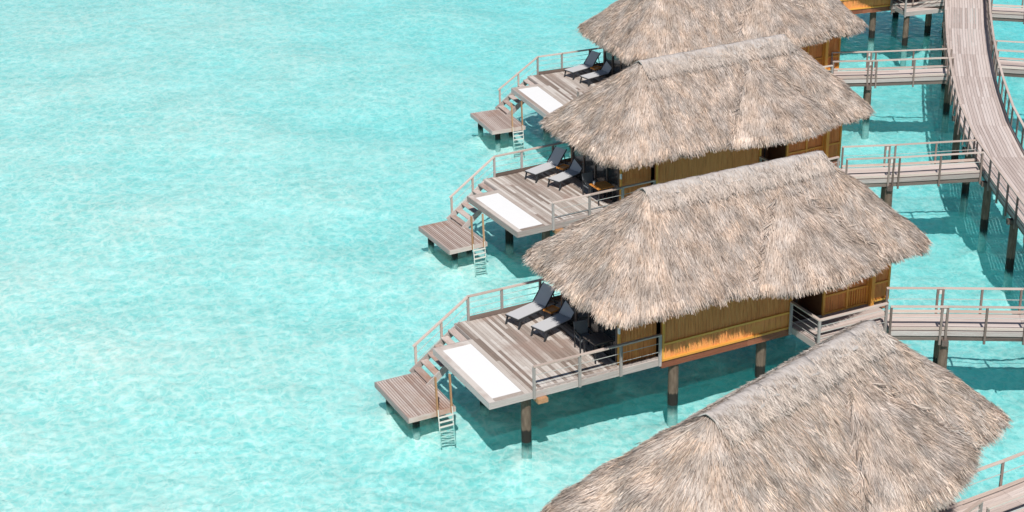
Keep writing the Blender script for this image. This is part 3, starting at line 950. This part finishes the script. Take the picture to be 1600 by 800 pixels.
walkway('footbridge', [(14.2, 67.5, D), (16.4, 67.35, D + 0.1), (19.75, 66.95, ZM - 0.03)], 1.32,
        'second timber footbridge from the top, meeting the boardwalk where it bends', 9, [(0, 0.85)], GB, lamps=[(0, 0.85)], postgap=1.6)
walkway('footbridge', [(16.1, 80.9, D), (18.2, 80.6, D + 0.1), (21.75, 79.9, ZM - 0.03)], 1.32,
        'upper timber footbridge leaving the farthest full deck bungalow', 9, [(0, 0.85)], GB, lamps=[(0, 0.85)], postgap=1.6)
walkway('footbridge', [(21.9, 93.9, D), (23.0, 93.6, D + 0.1), (24.75, 93.1, ZM - 0.03)], 1.5,
        'short sunlit footbridge at the very top beside the yellow bamboo wall', 9, [], GB, left=False, postgap=1.6)
walkway('footbridge', [(12.6, 40.55, D), (14.4, 41.48, D + 0.05), (20.9, 44.85, ZM - 0.03)], 1.45,
        'timber footbridge in the bottom right corner behind the nearest roof', 9, [(1, 0.3)], GB, postgap=1.6)
walkway('footbridge', [(24.25, 81.0, ZM - 0.03), (27.5, 80.3, ZM - 0.1), (33.0, 79.2, ZM - 0.2)], 1.45,
        'timber footbridge leaving the boardwalk to the right, upper right edge', 9, [(0, 0.7), (1, 0.7)], GB, postgap=1.6)
walkway('footbridge', [(26.5, 90.6, ZM - 0.03), (30.0, 89.9, ZM - 0.1), (36.0, 88.8, ZM - 0.2)], 1.45,
        'timber footbridge in the top right corner, mostly cut off', 9, [(0, 0.7), (1, 0.7)], GB, postgap=1.6)

build_seabed()         # after the piles, so that sand and rubble can be heaped round their feet

# ------------------------------------------------------------------ furniture
def place(root, bi, x, y, z, ang):
    """put a thing on bungalow bi's deck, given in that bungalow's plan"""
    root.matrix_basis = roots[bi].matrix_basis @ Matrix.Translation((x, y, z)) @ Matrix.Rotation(R(ang), 4, 'Z')

def lounger(bi, x, y, ang, label):
    r = empty('sun_lounger', Matrix(), label, 'sun lounger', 'grey sun loungers on the decks')
    L, W_, hz = 1.36, 0.64, 0.36
    fm = bars_mesh('frame', [((0, s * W_ / 2, hz), (L + 0.62, s * W_ / 2, hz), 0.026) for s in (-1, 1)] +
                   [((0.0, -W_ / 2, hz), (0.0, W_ / 2, hz), 0.026), ((L + 0.62, -W_ / 2, hz), (L + 0.62, W_ / 2, hz), 0.026)], 'frame', r)
    boxes_mesh('seat', [((0.01, -W_ / 2 + 0.01, hz + 0.024), (L, W_ / 2 - 0.01, hz + 0.045))], 'fabric', r)
    bx, bz = L + 0.52, hz + 0.62
    bar('backrest', (L + 0.01, 0, hz + 0.045), (bx, 0, bz), W_ - 0.02, 0.028, 'fabric', r)
    for s in (-1, 1):
        bar('backrest_frame', (L - 0.02, s * W_ / 2, hz + 0.03), (bx + 0.02, s * W_ / 2, bz + 0.02), 0.035, 0.04, 'frame', r)
        bar('leg', (0.12, s * W_ / 2, hz), (0.0, s * W_ / 2, 0.0), 0.05, 0.05, 'frame', r)
        bar('leg', (L + 0.42, s * W_ / 2, hz), (L + 0.56, s * W_ / 2, 0.0), 0.05, 0.05, 'frame', r)
        bar('back_prop', (L + 0.40, s * (W_ / 2 - 0.03), hz + 0.46), (L + 0.50, s * (W_ / 2 - 0.03), hz), 0.03, 0.03, 'frame', r)
    place(r, bi, x, y, D, ang)

def side_table(bi, x, y, ang, label):
    r = empty('side_table', Matrix(), label, 'side table', 'low orange side tables between loungers')
    boxes_mesh('table_top', [((-0.24, -0.20, 0.36), (0.24, 0.20, 0.39))], 'orange', r)
    boxes_mesh('tray_rim', [((-0.24, -0.20, 0.392), (0.24, -0.175, 0.425)), ((-0.24, 0.175, 0.392), (0.24, 0.20, 0.425)), ((-0.24, -0.173, 0.392), (-0.215, 0.173, 0.425)), ((0.215, -0.173, 0.392), (0.24, 0.173, 0.425))], 'orange', r)
    for sx in (-0.2, 0.2):
        for sy in (-0.16, 0.16): bar('leg', (sx, sy, 0.0), (sx, sy, 0.36), 0.035, 0.035, 'frame', r)
    place(r, bi, x, y, D, ang)

def dining_table(bi, x, y, ang, label, top='orange'):
    r = empty('dining_table', Matrix(), label, 'table', 'dining tables under the eaves')
    for i in range(5): box('top_slat', (-0.38 + i * 0.154, -0.38, 0.70), (-0.38 + i * 0.154 + 0.146, 0.38, 0.73), top, r, 'y')
    fm = bars_mesh('frame', [((sx, -0.36, 0.68), (sx, 0.36, 0.68), 0.022) for sx in (-0.34, 0.34)] + [((-0.34, sy, 0.66), (0.34, sy, 0.66), 0.02) for sy in (-0.34, 0.34)], 'frame', r)
    for sx in (-0.34, 0.34):
        for sy in (-0.34, 0.34): bar('leg', (sx, sy, 0.0), (sx, sy, 0.67), 0.045, 0.045, 'frame', r)
    place(r, bi, x, y, D, ang)

def chair(bi, x, y, ang, label):
    r = empty('deck_chair', Matrix(), label, 'chair', 'dark deck chairs under the eaves')
    boxes_mesh('seat', [((-0.25, -0.25, 0.42), (0.25, 0.25, 0.46))], 'cushion', r)
    bar('backrest', (0.25, 0, 0.48), (0.36, 0, 0.92), 0.50, 0.04, 'cushion', r)
    for s in (-1, 1):
        bar('leg', (-0.23, s * 0.25, 0), (-0.23, s * 0.25, 0.64), 0.04, 0.04, 'frame', r)
        bar('leg', (0.25, s * 0.25, 0), (0.25, s * 0.25, 0.64), 0.04, 0.04, 'frame', r)
        bar('armrest', (-0.25, s * 0.25, 0.65), (0.28, s * 0.25, 0.65), 0.055, 0.03, 'frame', r)
    place(r, bi, x, y, D, ang)

def cup(bi, x, y, z, label):
    prof = [(0.0, 0.0), (0.035, 0.0), (0.045, 0.06), (0.06, 0.15), (0.052, 0.15), (0.03, 0.03), (0.0, 0.03)]
    k = 12
    vs = [(r_ * math.cos(2 * math.pi * i / k), r_ * math.sin(2 * math.pi * i / k), z_) for r_, z_ in prof for i in range(k)]
    f = surf_grid_faces(len(prof), k, True)
    o = link('cup', mesh_np('cup', vs, [f], M['ceramic'], smooth=True))
    tag(o, label, 'cup')
    o.matrix_basis = roots[bi].matrix_basis @ Matrix.Translation((x, y, z))

where = {1: 'farthest visible deck', 2: 'middle deck', 3: 'nearest visible deck'}
jit = {1: (0.04, 1.5, -2.0), 2: (-0.03, -1.0, 1.5), 3: (0.0, 0.0, 0.0)}
for bi in (1, 2, 3):
    wtxt = where[bi]
    dx, a1, a2 = jit[bi]
    lounger(bi, 3.10 + dx, 4.56, 17.5 + a1, 'grey sun lounger nearer the far railing on the ' + wtxt)
    lounger(bi, 3.46 - dx, 3.30, 17.8 + a2, 'grey sun lounger nearer the thatched eave on the ' + wtxt)
    side_table(bi, 4.60, 4.42, 17.5 + a2, 'small orange wood side table between the loungers on the ' + wtxt)
dining_table(2, 4.50, 1.06, 0, 'square orange topped table by the railing on the middle deck')
dining_table(3, 4.62, 1.10, 4, 'dark square table in the eave shade on the nearest visible deck', 'beam')
chair(2, 4.45, 1.80, 90, 'dark chair beyond the orange table on the middle deck')
chair(3, 4.50, 1.85, 84, 'dark chair in the eave shade on the nearest visible deck')
cup(2, 4.25, 1.25, D + 0.73, 'white cup standing on the orange table of the middle deck')
